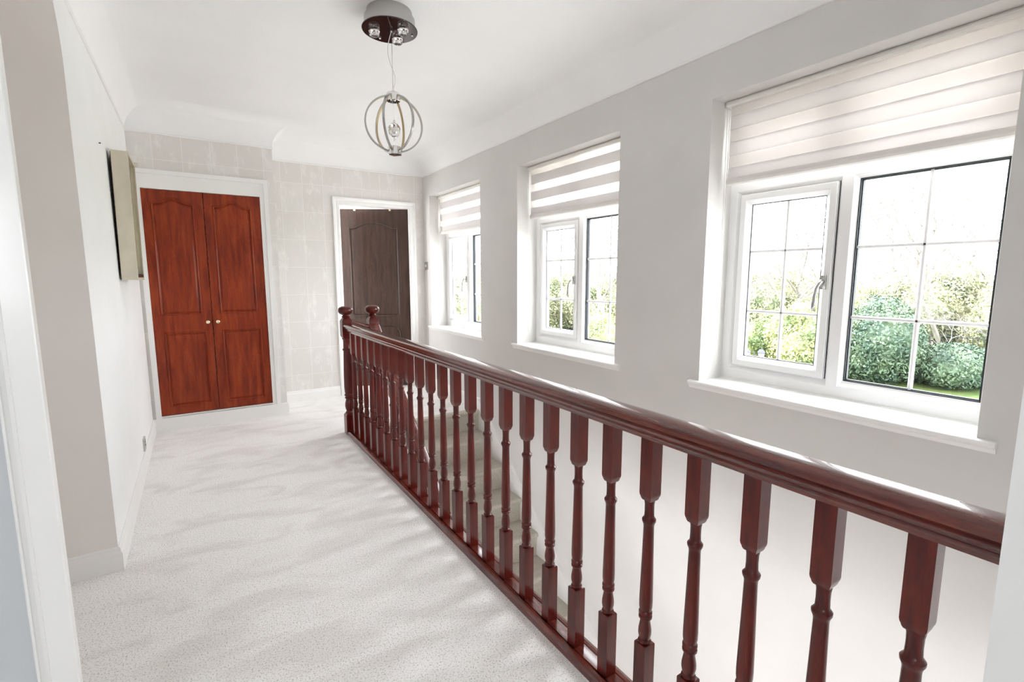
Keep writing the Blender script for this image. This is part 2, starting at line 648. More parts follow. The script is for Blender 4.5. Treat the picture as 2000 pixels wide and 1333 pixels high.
# pier beside the camera, carries the door architrave
struct('wall_pier', bx(XE, -0.262, 1.215, 1.298, 0, ZCEIL), M['pier_shaded'], 'shaded wall at the left edge beside the white architrave')
bm = BM()
pf = [(-0.332, 1.215), (-0.332, 1.205), (-0.329, 1.199), (-0.3255, 1.199), (-0.324, 1.203), (-0.318, 1.207),
      (-0.312, 1.206), (-0.3075, 1.198), (-0.3065, 1.196), (-0.306, 1.1915), (-0.2665, 1.1915), (-0.2645, 1.1935), (-0.2645, 1.215)]
SC = 1.198 / 1.3
prism(bm, [(x * SC, min(y, 1.2155)) for x, y in pf if y != 1.30] + [], 'z', 0, ZCEIL - .02)
struct('trim_1', bm, M['trim'], 'white moulded architrave at the left edge of the view')

# closet wall (chimney breast) with opening
DL, DR, DB, DT = -0.303, 0.5485, 0.128, 2.0015
bm = BM()
wall_holes(bm, 'y', Y1, Y2 + .02, XL - .02, XC, 0, ZCEIL, [(DL - 0.002, DR + 0.002, DB - .002, 2.02)])
struct('wall_closet', bm, M['wallpaper'], 'papered wall around the red wardrobe doors')
struct('wall_closet_back', bx(XL - .02, XC, Y2 + .02, Y2 + .1, 0, ZCEIL), M['wall'])

# far wall with door opening
OL, OR_, OT = 1.3436, 2.137, 2.077
bm = BM()
wall_holes(bm, 'y', Y2, Y2 + .12, XC, XW, 0, ZCEIL, [(OL, OR_, 0, OT)])
struct('wall_far', bm, M['wallpaper'], 'papered end wall with the brown door')
# room beyond the brown door
bm = BM()
wall_holes(bm, 'x', XC - .1, XC, Y2 + .1, 7.9, 0, ZCEIL, [(6.0, 7.6, .8, 2.2)])
struct('wall_bedroom_left', bm, M['wall'])
struct('wall_bedroom_far', bx(XC - .1, XW, 7.8, 7.9, 0, ZCEIL), M['wall'])

# near wall of the stairwell (the plaster edge at the right of the photograph)
bm = bx(0.927, XW, YB, YN, -0.26, ZCEIL, 0.006, 2)
struct('wall_near', bm, M['wall'], 'white plaster wall end where the handrail stops')

# back and side walls of the space behind the camera, with an unseen opening added for fill light
bm = BM()
wall_holes(bm, 'y', YB - .1, YB, XE, 0.93, 0, ZCEIL, [(-1.55, -0.88, 1.08, 1.84)])
struct('wall_back', bm, M['wall'])
struct('wall_side', bx(XE - .12, XE, YB - .1, 1.25, 0, ZCEIL), M['wall'])

# lower hall walls (unseen side opening, added to brighten the stairwell wall)
bm = BM()
wall_holes(bm, 'x', -3.2, -3.1, YB - .1, 6.2, LOW, -.26, [(0.5, 2.5, LOW + .3, -.65)])
struct('wall_hall_left', bm, M['wall'])
struct('wall_hall_far', bx(-3.2, XW, 6.1, 6.2, LOW, -.26), M['wall'])
struct('wall_hall_near', bx(-3.2, XW, YB - .1, YB, LOW, -.26), M['wall'])
struct('ceiling_hall', bx(-3.2, XE - .1, YB - .1, 6.2, -.26, -.1), M['ceiling'])

# coving (quarter round) with its thin bead, swept round the room
cov = [(0.0, ZC)]
N = 14
for i in range(N + 1):
    t = i / N * pi / 2
    cov.append((R * 1.2 * (1 - cos(t)) + 0.002, ZC + R * sin(t)))
cov.append((0.0, ZCEIL + .01))
path = [(XL, 1.3), (XL, Y1), (XC, Y1), (XC, Y2), (XW, Y2), (XW, YN), (0.93, YN)]
bm = BM()
sweep_path(bm, path, cov)
struct('trim_2', bm, M['ceiling'], 'white curved coving round the ceiling', smooth='auto')
bm = BM()
bead = [(0, ZC - .010), (0.006, ZC - .010), (0.010, ZC - .006), (0.010, ZC + .001), (0.006, ZC + .004), (0, ZC + .004)]
sweep_path(bm, path, bead)
struct('trim_3', bm, M['trim'], 'thin white bead under the coving')

# skirting boards
SK = [(0, 0), (0.016, 0), (0.016, 0.078), (0.0145, 0.084), (0.011, 0.088), (0.009, 0.096), (0.0085, 0.103), (0.005, 0.109), (0, 0.11)]


def skirt(name, path_, label=None, side=1):
    bm_ = BM()
    sweep_path(bm_, path_, SK, side=side)
    return struct(name, bm_, M['trim'], label)


skirt('baseboard_left', [(XE, YA), (XL, YA), (XL, Y1)], 'white skirting along the left wall', side=1)
skirt('baseboard_far', [(XC, Y1 + .014), (XC, Y2), (OL - .065, Y2)], 'white skirting under the papered end wall')
skirt('baseboard_right', [(XW, Y2), (XW, 4.13)])
# deep white board under the wardrobe doors
struct('baseboard_closet', bx(XL, XC + .008, Y1 - .018, Y1, 0, 0.112, .003), M['trim'], 'plain white board below the red wardrobe doors')

# ------------------------------------------------------------------ closet doors (door_1)
d1 = empty('door_1', ((DL + DR) / 2, Y1, 0))
tag(d1, 'pair of red mahogany wardrobe doors in a white frame', kind='structure')
o1 = Vector(d1.location)


def par(o, p, p_loc):
    o.parent = p
    o.location = Vector(o.location) - Vector(p_loc)


def arch_top(yl, yr, ztop, h, style, n=24):
    """points of a panel's cathedral top from right to left at height ztop (sides) rising by h in the middle"""
    out = []
    for i in range(n + 1):
        u = i / n
        s = 1 - abs(2 * u - 1)
        if style == 'cathedral':
            k = 0.0 if s < 0.18 else 0.5 - 0.5 * cos(pi * (s - 0.18) / 0.82)
        else:
            k = 0.0 if s < 0.22 else sin(pi / 2 * (s - 0.22) / 0.78)
        out.append((yr + (yl - yr) * u, ztop + h * k))
    return out


def offset_poly(pts_, d):
    """inset a closed CCW polygon by d"""
    n = len(pts_)
    out = []
    for i in range(n):
        p0, p1, p2 = Vector(pts_[i - 1]), Vector(pts_[i]), Vector(pts_[(i + 1) % n])
        e1, e2 = (p1 - p0).normalized(), (p2 - p1).normalized()
        n1, n2 = Vector((-e1.y, e1.x)), Vector((-e2.y, e2.x))
        m_ = (n1 + n2) / max(0.35, 1 + n1.dot(n2))
        q = p1 + m_ * d
        out.append((q.x, q.y))
    return out


def panel_door(bm, x0, x1, z0, z1, yf, th, panels, prof):
    """door leaf slab with moulded panels: front face at y=yf facing -y. panels = list of CCW polygons in x-z.
    prof = [(inset, depth)...] going into the panel (positive depth = proud of the face)"""
    outer = [(x0, z0), (x1, z0), (x1, z1), (x0, z1)]
    vs = [bm.verts.new((x, yf, z)) for x, z in outer]
    bs = [bm.verts.new((x, yf + th, z)) for x, z in outer]
    for i in range(4):
        bm.faces.new((vs[i], vs[(i + 1) % 4], bs[(i + 1) % 4], bs[i]))
    bm.faces.new(bs)
    edges = [bm.edges.get((vs[i], vs[(i + 1) % 4])) for i in range(4)]
    loops = []
    for pn in panels:
        pv = [bm.verts.new((x, yf, z)) for x, z in pn]
        for i in range(len(pv)):
            edges.append(bm.edges.new((pv[i], pv[(i + 1) % len(pv)])))
        loops.append((pn, pv))
    bmesh.ops.triangle_fill(bm, edges=edges, use_beauty=True, use_dissolve=False, normal=(0, -1, 0))
    # drop triangles that fell inside a panel
    kill = []
    for f in bm.faces:
        if all(abs(v.co.y - yf) < 1e-6 for v in f.verts) and len(f.verts) == 3:
            c = f.calc_center_median()
            for pn, _ in loops:
                ins = False
                j = len(pn) - 1
                for i in range(len(pn)):
                    if (pn[i][1] > c.z) != (pn[j][1] > c.z) and c.x < (pn[j][0] - pn[i][0]) * (c.z - pn[i][1]) / (pn[j][1] - pn[i][1]) + pn[i][0]:
                        ins = not ins
                    j = i
                if ins:
                    kill.append(f)
                    break
    bmesh.ops.delete(bm, geom=kill, context='FACES_ONLY')
    for pn, pv in loops:
        prev = pv
        for ins_, dep in prof:
            q = offset_poly(pn, ins_)
            cur = [bm.verts.new((x, yf - dep, z)) for x, z in q]
            for i in range(len(cur)):
                k = (i + 1) % len(cur)
                bm.faces.new((prev[i], prev[k], cur[k], cur[i]))
            prev = cur
        bm.faces.new(prev)


PROF_RED = [(0.003, 0.005), (0.008, 0.0065), (0.013, 0.002), (0.016, -0.006), (0.019, -0.007), (0.030, -0.002), (0.034, -0.001)]


def knob(parent, x, y, z, m_, r=0.0145, name='knob', direction=-1):
    bm_ = BM()
    lathe(bm_, [(0.007, 0), (0.006, 0.004), (0.0055, 0.012), (0.009, 0.016), (r, 0.021), (r * 1.02, 0.026), (r * 0.8, 0.031), (r * .3, 0.0335), (0, 0.034)], 20)
    o = obj(name, bm_, m_, smooth=True)
    o.rotation_euler = (pi / 2, 0, 0)
    o.location = (x, y, z)
    o.parent = parent
    return o


def leaf(x0, x1, flip):
    bm_ = BM()
    if not flip:
        pu = [(-0.245, 0.980), (0.050, 0.980), *arch_top(-0.245, 0.050, 1.902, 0.045, 'cathedral')]
        pl = [(-0.236, 0.193), (0.074, 0.193), (0.074, 0.838), (-0.236, 0.838)]
    else:
        pu = [(0.180, 0.980), (0.475, 0.980), *arch_top(0.180, 0.475, 1.902, 0.045, 'cathedral')]
        pl = [(0.184, 0.190), (0.495, 0.190), (0.495, 0.836), (0.184, 0.836)]
    panel_door(bm_, x0, x1, DB + .003, DT, Y1 + .002, 0.03, [pu, pl], PROF_RED)
    for v in bm_.verts:
        v.co -= o1
    o = obj('door_leaf', bm_, M['door_wood'], d1)
    kx = 0.083 if not flip else 0.157
    kn = knob(o, kx - o1.x, Y1 + .002 - o1.y, 0.912, M['brass'], 0.0165)
    kn['label'] = 'round brass knob'
    return o


XM = 0.1185
leaf(DL, XM - .002, False)
leaf(XM + .002, DR, True)
# frame: side linings, header board and outer moulding
bm = BM()
fr_o = [(-0.340, 0.112), (-0.340, 2.152), (0.617, 2.152), (0.617, 0.112)]
fr_i = [(DL, 0.112), (DL, DT + .002), (DR, DT + .002), (DR, 0.112)]
for (a, b_) in ((0, 1), (1, 2), (2, 3)):
    for (dd, yy0, yy1) in ((0, Y1 - .012, Y1 + .04),):
        q = [fr_o[a], fr_o[b_], fr_i[b_], fr_i[a]]
        prism(bm, [(x, z) for x, z in q], 'y', yy0, yy1)
# raised outer moulding
mo = 0.034
fm = [(-0.340 + (0.022), 0.112), (-0.340 + .022, 2.152 - mo), (0.617 - mo, 2.152 - mo), (0.617 - mo, 0.112)]
for (a, b_) in ((0, 1), (1, 2), (2, 3)):
    prism(bm, [fr_o[a], fr_o[b_], fm[b_], fm[a]], 'y', Y1 - .021, Y1 - .012)
box(bm, DL - .012, DR + .012, Y1 - .014, Y1 - .004, DB - .008, DB)
for v in bm.verts:
    v.co -= o1
obj('door_frame', bm, M['trim'], d1)

# ------------------------------------------------------------------ brown door (door_2)
d2 = empty('door_2', (OR_ - .016, Y2 + .03, 0))
tag(d2, 'dark brown panelled door standing ajar in a white frame', kind='structure')
o2 = Vector(d2.location)
bm = BM()
W2_ = 0.765
HB = 2.068
pu = [(-0.69, 0.855), (-0.655, 0.825), (-0.60, 0.845), (-0.18, 0.845), (-0.13, 0.825), (-0.095, 0.855)]
pu = [(-0.675, 0.86), (-0.645, 0.835), (-0.15, 0.835), (-0.115, 0.86), (-0.115, 1.86)] + arch_top(-0.675, -0.115, 1.86, 0.065, 'arch')[1:]
pl = [(-0.675, 0.18), (-0.115, 0.18), (-0.115, 0.66), (-0.145, 0.70), (-0.20, 0.73), (-0.59, 0.73), (-0.645, 0.70), (-0.675, 0.66)]
panel_door(bm, -W2_, 0, 0.008, HB, 0.0, 0.035, [pu, pl], PROF_RED)
lf = obj('door_leaf', bm, M['brown_door'], d2)
lf.rotation_euler = (0, 0, radians(-30.5))
lf['label'] = 'dark brown door leaf with an arched panel'
for hx in (-0.60, -0.20):
    bm = BM()
    box(bm, hx - .012, hx + .012, -0.004, 0.04, HB, HB + .003)
    box(bm, hx - .012, hx + .012, -0.004, 0.0, HB - .022, HB + .003)
    lathe(bm, [(0.0, 0), (0.006, 0.001), (0.009, 0.008), (0.006, 0.015), (0, 0.016)], 12, (hx, -0.012, HB - .016))
    hk = obj('door_hook', bm, M['brass'], lf)
    hk['label'] = 'small brass hook over the door top'
# lining + architrave
bm = BM()
for x0, x1 in ((OL - .0, OL + .012), (OR_ - .012, OR_ + .0)):
    box(bm, x0, x1, Y2 - .002, Y2 + .13, 0, OT)
box(bm, OL, OR_, Y2 - .002, Y2 + .13, OT - .012, OT)
ar = [(0, 0), (0, .011), (.018, .013), (.026, .011), (.032, .013), (.044, .019), (.056, .021), (.064, .020), (.066, 0)]
ALo = [(OL + .004, 0), (OL + .004, OT - .004), (OR_ - .004, OT - .004), (OR_ - .004, 0)]
cols = []
for i, (x, z) in enumerate(ALo):
    sx = -1 if i < 2 else 1
    sz = 0 if i in (0, 3) else 1
    cols.append([bm.verts.new((x + sx * d, Y2 - h_, z + sz * d)) for d, h_ in ar])
for a, b_ in zip(cols, cols[1:]):
    for j in range(len(ar)):
        k = (j + 1) % len(ar)
        bm.faces.new((a[j], a[k], b_[k], b_[j]))
bm.faces.new(cols[0])
bm.faces.new(list(reversed(cols[-1])))
for v in bm.verts:
    v.co -= o2
obj('door_frame', bm, M['trim'], d2)

# ================================================================== WINDOWS
GX = 2.533


def window(n, a, b_, label, hinge_label):
    root = empty('window_%d' % n, (XW + .2, a, ZS))
    tag(root, label, kind='structure')
    ro = Vector(root.location)

    def fin(name, bm_, m_, smooth=False, parent=root):
        for v in bm_.verts:
            v.co -= ro
        return obj(name, bm_, m_, parent, smooth)
    U = lambda u: a - u
    W = a - b_
    zb0, zt0 = ZS + .008, ZH
    ZM = 1.779
    UM = 0.572
    fp = [(0, 2.50), (0.62, 2.50), (0.70, 2.503), (0.92, 2.518), (1.0, 2.519), (1.0, 2.565), (0, 2.565)]
    bm_ = BM()
    # cells: y0 is the near (smaller y) side
    ring_yz(bm_, U(UM), U(0), zb0, ZM, (0.032, 0.062, 0.077, 0.046), fp)
    ring_yz(bm_, U(W), U(UM), zb0, ZM, (0.050, 0.045, 0.080, 0.046), fp)
    ring_yz(bm_, U(UM), U(0), ZM, zt0, (0.032, 0.062, 0.046, 0.062), fp)
    ring_yz(bm_, U(W), U(UM), ZM, zt0, (0.050, 0.045, 0.046, 0.062), fp)
    fin('window_frame', bm_, M['upvc'])
    sp = [(0, 2.512), (0, 2.497), (0.06, 2.494), (0.55, 2.494), (0.62, 2.497), (0.95, 2.515), (1.0, 2.518), (1.0, 2.552), (0, 2.552)]

    def sash(y0, y1, z0, z1, zbars, name):
        bm2 = BM()
        ring_yz(bm2, y0 + .0025, y1 - .0025, z0 + .0025, z1 - .0025, (0.053,) * 4, sp)
        s = fin(name, bm2, M['upvc'])
        bm2 = BM()
        g = 0.055
        ring_yz(bm2, y0 + g, y1 - g, z0 + g, z1 - g, (0.004,) * 4, [(0, 2.519), (1, 2.519), (1, 2.524), (0, 2.524)])
        ring_yz(bm2, y0 + .0002, y1 - .0002, z0 + .0002, z1 - .0002, (0.003,) * 4, [(0, 2.516), (1, 2.516), (1, 2.545), (0, 2.545)])
        gk = fin('gasket', bm2, M['gasket'], parent=s)
        glaze(y0 + g, y1 - g, z0 + g, z1 - g, (y0 + y1) / 2, zbars, s)
        return s

    def glaze(y0, y1, z0, z1, yv, zbars, parent):
        bm2 = BM()
        w_ = 0.0085
        bp = lambda c: [(c - w_, GX), (c - w_ * .5, GX - .004), (c + w_ * .5, GX - .004), (c + w_, GX), (c + w_, GX + .006), (c - w_, GX + .006)]
        prism(bm2, [(x, y) for y, x in bp(yv)], 'z', z0, z1)
        for zb in zbars:
            prism(bm2, [(x, z) for z, x in bp(zb)], 'y', y0, y1)
        fin('glazing_bars', bm2, M['upvc'], parent=parent)
        bm2 = BM()
        v = [bm2.verts.new((2.5415, y, z)) for y, z in ((y0, z0), (y1, z0), (y1, z1), (y0, z1))]
        bm2.faces.new(v)
        fin('glass_pane', bm2, M['glass'], parent=parent)

    def fixed(y0, y1, z0, z1, yv, zbars):
        bm2 = BM()
        ring_yz(bm2, y0, y1, z0, z1, (0.0085,) * 4, [(0, 2.520), (.55, 2.520), (.55, 2.530), (1, 2.530), (1, 2.548), (0, 2.548)])
        gk = fin('gasket', bm2, M['gasket'])
        glaze(y0, y1, z0, z1, yv, zbars, gk)
    s = sash(U(0.540), U(0.062), zb0 + .077, ZM - .046, (1.114, 1.432), 'casement_sash')
    fixed(U(W - .050), U(UM + .045), zb0 + .080, ZM - .046, U(0.868), (1.114, 1.432))
    sash(U(0.540), U(0.062), ZM + .046, zt0 - .062, (), 'top_sash')
    fixed(U(W - .050), U(UM + .045), ZM + .046, zt0 - .062, U(0.868), ())
    # handle on the meeting stile of the casement
    bm_ = BM()
    hy, hz = U(0.512), 1.275
    box(bm_, 2.484, 2.495, hy - .011, hy + .011, hz - .035, hz + .030)
    bev(bm_, .003, 2)
    lev = [(2.486, hy, hz), (2.472, hy, hz + .002), (2.458, hy + .004, hz - .008), (2.448, hy + .010, hz - .030), (2.444, hy + .014, hz - .07),
           (2.445, hy + .017, hz - .105), (2.447, hy + .019, hz - .135)]
    tube(bm_, lev, [.009, .009, .0085, .008, .0085, .009, .008], 10)
    hd = fin('window_handle', bm_, M['satin'], True, parent=s)
    hd['label'] = 'silver lever handle'
    # sill board with a small moulding below its nose
    bm_ = BM()
    nose = [(XW + .2, ZS + .006), (XW + .2, ZS + .010), (XW + .192, ZS + .010), (XW + .188, ZS + .004), (XW - .020, ZS + .003), (XW - .026, ZS - .001), (XW - .028, ZS - .008), (XW - .025, ZS - .014),
            (XW - .019, ZS - .016), (XW - .019, ZS - .021), (XW - .013, ZS - .026), (XW - .010, ZS - .034), (XW - .006, ZS - .041), (XW + .0, ZS - .043), (XW, ZS - .002), (XW + .2, ZS - .002)]
    # within the opening
    inner = [nose[0], nose[1], nose[2], nose[3], (XW, ZS + .003), (XW, ZS - .001), (XW + .2, ZS - .001)]
    prism(bm_, inner, 'y', b_ + .001, a - .001)
    front = [(XW, ZS + .003)] + nose[4:14]
    prism(bm_, front, 'y', b_ - .055, a + .055)
    fin('window_sill', bm_, M['trim'])
    # ------ blind
    return root


LABW = ['far window with a half lowered striped blind, beside the brown door',
        'middle window with a half lowered striped blind',
        'nearest window, widest in view, with a closed striped blind']
for i, (a, b_) in enumerate(WINS):
    window(i + 1, a, b_, LABW[i], '')


def blind(a, b_, closed, label):
    root = empty('roller_blind', (2.42, a, ZH))
    tag(root, label, 'blind', 'day and night roller blinds in the window recesses')
    ro = Vector(root.location)

    def fin(name, bm_, m_, smooth=False):
        for v in bm_.verts:
            v.co -= ro
        return obj(name, bm_, m_, root, smooth)
    y0, y1 = b_ + .012, a - .030
    # head cassette
    bm_ = BM()
    prism(bm_, [(2.405, ZH - .001), (2.395, ZH - .012), (2.395, ZH - .022), (2.402, ZH - .030), (2.475, ZH - .030), (2.475, ZH - .001)], 'y', b_ + .004, a - .012)
    fin('headrail', bm_, M['plastic'])
    # fabric: front and back layers of bands and mesh
    zt, zbm = ZH - .028, 1.812
    bm_ = BM()
    bs_ = BM()
    pitch, h = 0.1315, 0.072
    top0 = 2.130
    ph = 0.064 if closed else 0.0
    for layer, (x, off) in enumerate(((2.4195, 0.0), (2.4255, ph))):
        z = zt
        bands = []
        k = -1
        while True:
            t = top0 + off - k * pitch
            bt, bb = min(t, zt), max(t - h, zbm)
            if bb < zt and bt > zbm and bt > bb:
                bands.append((bt, bb))
            if t < zbm:
                break
            k += 1
        z = zt
        for bt, bb in bands:
            if z - bt > .001:
                box(bs_, x, x + .0006, y0, y1, bt, z)
            box(bm_, x - .0004, x + .0008, y0, y1, bb, bt)
            z = bb
        if z - zbm > .001:
            box(bs_, x, x + .0006, y0, y1, zbm, z)
    fin('fabric_bands', bm_, M['blind_band'])
    fin('sheer_mesh', bs_, M['blind_sheer'])
    bm_ = BM()
    prism(bm_, [(2.416, 1.815), (2.410, 1.806), (2.408, 1.795), (2.411, 1.784), (2.418, 1.777), (2.427, 1.777), (2.432, 1.784), (2.433, 1.806), (2.430, 1.815)], 'y', y0 - .002, y1 + .004)
    fin('bottom_bar', bm_, M['plastic'], False)
    # hanging control cord (a loop)
    bm_ = BM()
    pts_ = []
    for i in range(25):
        t = i / 24
        pts_.append((2.404 - .010 * sin(pi * t), a - .018 - .012 * sin(pi * t * 1.0), ZH - .02 - t * 1.33))
    for i in range(1, 9):
        t = i / 8 * pi
        pts_.append((2.404 + .022 * (1 - cos(t)) / 2, a - .018, ZH - 1.35 - .03 * sin(t)))
    for i in range(1, 25):
        t = i / 24
        pts_.append((2.426 - .012 * sin(pi * t), a - .018 - .010 * sin(pi * t), ZH - 1.35 + t * 1.32))
    tube(bm_, pts_, 0.0016, 6)
    fin('pull_cord', bm_, M['cord'], True)
    return root


blind(*WINS[0], False, 'half lowered white striped blind in the farthest window, beside the brown door')
blind(*WINS[1], False, 'half lowered white striped blind with open see-through bands, middle window')
blind(*WINS[2], True, 'widest white striped blind, bands overlapped shut, in the nearest window')

# ================================================================== STAIRS
st = empty('staircase', (1.25, 4.13, 0))
tag(st, 'carpeted straight staircase going down beside the window wall', 'staircase')
so = Vector(st.location)
RISE, GO = 0.208, 0.249
SXL, SXR = 1.262, XW - .021
for k in range(13):
    yn = 4.13 - GO * k
    z = -RISE * k
    bm = BM()
    # L shaped carpeted step: bullnose + riser below + tread behind
    nb = []
    rr = 0.022
    for i in range(9):
        t = radians(90 + i * 22.5)
        nb.append((yn + .004 + rr * cos(t), z - rr + rr * sin(t)))
    prof = nb + [(yn + .012, z - RISE), (yn + .045, z - RISE), (yn + .045, z - .05), (yn + GO + .012, z - .05), (yn + GO + .012, z)]
    if k == 0:
        prof = nb + [(yn + .012, z - RISE), (yn + .045, z - RISE), (yn + .045, z - .002), (yn + .045, z)]
    prism(bm, prof, 'x', SXL, SXR)
    for v in bm.verts:
        v.co -= so
    obj('step', bm, M['shaded_stair_carpet'], st, smooth=False)
# strings


def string_poly(up, dn):
    ytop, yb = 4.13, 4.13 - GO * 12.4
    s_ = RISE / GO
    return [(ytop + .1, up), (ytop + .1, -dn), (ytop, -dn), (yb, -dn - s_ * (ytop - yb)), (yb, up - s_ * (ytop - yb)), (ytop, up)]


bm = BM()
prism(bm, string_poly(0.10, 0.34), 'x', XW - .0205, XW - .0005)
for v in bm.verts:
    v.co -= so
obj('wall_string', bm, M['trim'], st)
bm = BM()
sp_ = string_poly(0.10, 0.34)
prism(bm, [(sp_[5][0], sp_[5][1]), (sp_[4][0], sp_[4][1]), (sp_[4][0], sp_[4][1] - .022), (sp_[5][0], sp_[5][1] - .022)], 'x', XW - .028, XW - .020)
for v in bm.verts:
    v.co -= so
obj('string_moulding', bm, M['trim'], st)
bm = BM()
prism(bm, string_poly(0.035, 0.30), 'x', 1.232, 1.262)
for v in bm.verts:
    v.co -= so
os_ = obj('outer_string', bm, M['mahogany'], st)
os_['label'] = 'dark red wooden outer string'
# white fascia on the edge of the landing
struct('trim_4', bx(XB + .085, XB + .097, YN, 4.13, -.27, -.002), M['trim'])

# ================================================================== BALUSTRADE
BXC = 1.030   # baluster centre line
bal = empty('landing_balustrade', (BXC, 2.1, 0))
tag(bal, 'dark red mahogany balustrade with turned balusters along the landing edge', 'balustrade')
bo = Vector(bal.location)

# base rail
prof = [(0.984, 0.0), (0.984, 0.020), (0.987, 0.029), (0.993, 0.034), (1.001, 0.035), (1.006, 0.032), (1.008, 0.028), (1.0095, 0.028),
        (1.0095, 0.034), (1.0505, 0.034), (1.0505, 0.028), (1.052, 0.028), (1.055, 0.034), (1.066, 0.035), (1.078, 0.030), (1.084, 0.020), (1.084, 0.0)]
bm = BM()
prism(bm, prof, 'y', YN, 4.025)
for v in bm.verts:
    v.co -= bo
obj('base_rail', bm, M['mahogany_rail'], bal)

# handrail
HR = [(-0.022, 0.860), (-0.024, 0.868), (-0.031, 0.871), (-0.0335, 0.876), (-0.030, 0.881), (-0.031, 0.885), (-0.039, 0.888), (-0.0415, 0.893), (-0.0375, 0.897),
      (-0.0395, 0.900), (-0.0440, 0.904), (-0.0450, 0.910), (-0.0445, 0.915), (-0.0420, 0.9190), (-0.037, 0.9220), (-0.028, 0.9250), (-0.014, 0.9275), (0.0, 0.9283)]
HRF = HR + [(-x, z) for x, z in reversed(HR[:-1])]


def rail_sweep(bm_, pts3, prof_, zref=0.9):
    """sweep handrail profile along 3D points (vertical profile, mitred in plan)"""
    cols_ = []
    n = len(pts3)
    for i, p in enumerate(pts3):
        p = Vector(p)
        t = Vector(pts3[min(i + 1, n - 1)]) - Vector(pts3[max(i - 1, 0)])
        t2 = Vector((t.x, t.y, 0)).normalized()
        nr = Vector((t2.y, -t2.x, 0))
        cols_.append([bm_.verts.new((p.x + nr.x * x, p.y + nr.y * x, p.z + (z - zref))) for x, z in prof_])
    k = len(prof_)
    for a, b2 in zip(cols_, cols_[1:]):
        for j in range(k):
            bm_.faces.new((a[j], a[(j + 1) % k], b2[(j + 1) % k], b2[j]))
    bm_.faces.new(cols_[0])
    bm_.faces.new(list(reversed(cols_[-1])))


bm = BM()
rail_sweep(bm, [(BXC, YN, .9), (BXC, 4.025, .9)], HRF)
for v in bm.verts:
    v.co -= bo
obj('handrail', bm, M['mahogany_rail'], bal, smooth='auto')


def baluster_mesh(z0, ztop, name='baluster'):
    """turned baluster; square blocks at both ends; scaled between z0 and ztop from the reference 0.034..0.866"""
    bm_ = BM()
    S = 0.0205
    square_stack(bm_, [(S, z0), (S, 0.2420), (S - .0015, 0.2450), (0.012, 0.2455)])
    tp = [(0.0125, 0.6790), (0.0148, 0.6810), (0.0168, 0.6850), (0.0180, 0.6900), (0.0196, 0.6940), (S, 0.7000), (S, ztop)]
    square_stack(bm_, tp)
    P_ = [(0.012, 0.240), (0.0175, 0.246), (0.0190, 0.252), (0.0150, 0.257), (0.0170, 0.264), (0.0192, 0.275), (0.0187, 0.288), (0.0160, 0.304), (0.0142, 0.316),
          (0.0150, 0.320), (0.0193, 0.3235), (0.0193, 0.3290), (0.0160, 0.3325), (0.0195, 0.3370), (0.0195, 0.3425), (0.0168, 0.3470),
          (0.0190, 0.3600), (0.0192, 0.380), (0.0180, 0.440), (0.0162, 0.520), (0.0148, 0.600), (0.0150, 0.606), (0.0165, 0.612), (0.0195, 0.618), (0.0198, 0.624), (0.0160, 0.629),
          (0.0138, 0.633), (0.0132, 0.650), (0.0136, 0.670), (0.0150, 0.678), (0.0155, 0.690)]
    lathe(bm_, P_, 18)
    bmesh.ops.recalc_face_normals(bm_, faces=bm_.faces)
    me = bpy.data.meshes.new(name)
    bm_.to_mesh(me)
    bm_.free()
    me.materials.append(M['mahogany'])
    for p in me.polygons:
        p.use_smooth = True
    return me


bme = baluster_mesh(0.030, 0.868)
proto = bpy.data.objects.new('baluster', bme)
proto.modifiers.new('edge_split', 'EDGE_SPLIT').split_angle = radians(32)
for k in range(25):
    b1 = proto.copy() if k else proto
    COL.objects.link(b1)
    b1.parent = bal
    b1.location = (0, 0.276 + 0.1515 * k - bo.y, 0)
    b1.rotation_euler = (0, 0, 0)


def newel(parent, off, loc, w=0.041, name='newel_post', block_tilt=False):
    bm_ = BM()
    square_stack(bm_, [(w, -0.02), (w, 0.160), (w - .010, 0.175), (0.02, 0.176)])
    square_stack(bm_, [(0.02, 0.800), (w - .008, 0.806), (w, 0.822), (w, 0.940), (w - .006, 0.955), (w - .016, 0.968), (0.02, 0.972)])
    lathe(bm_, [(0.02, .165), (0.033, 0.172), (0.037, 0.180), (0.031, 0.188), (0.028, 0.196), (0.034, 0.212), (0.038, 0.235), (0.036, 0.262), (0.030, 0.285), (0.027, 0.297),
                (0.036, 0.302), (0.037, 0.310), (0.031, 0.315), (0.031, 0.319), (0.039, 0.325), (0.039, 0.333), (0.033, 0.340), (0.033, 0.346), (0.036, 0.352),
                (0.0385, 0.40), (0.037, 0.50), (0.034, 0.60), (0.0315, 0.69), (0.032, 0.699), (0.038, 0.704), (0.039, 0.711), (0.034, 0.717), (0.031, 0.722), (0.030, 0.770),
                (0.031, 0.790), (0.037, 0.795), (0.038, 0.802), (0.033, 0.81)], 28)
    lathe(bm_, [(0.02, 0.965), (0.031, 0.972), (0.033, 0.979), (0.028, 0.984), (0.025, 0.987), (0.024, 0.991), (0.033, 0.996), (0.046, 1.001),
                (0.0555, 1.012), (0.0590, 1.027), (0.0570, 1.042), (0.0480, 1.054), (0.030, 1.0620), (0.0, 1.065)], 28)
    o = obj(name, bm_, M['mahogany'], parent, smooth='auto')
    o.location = Vector(loc) - off
    return o


NW1 = (1.022, 4.066, 0)
NW2 = (1.245, 4.085, 0)
newel(bal, bo, NW1)
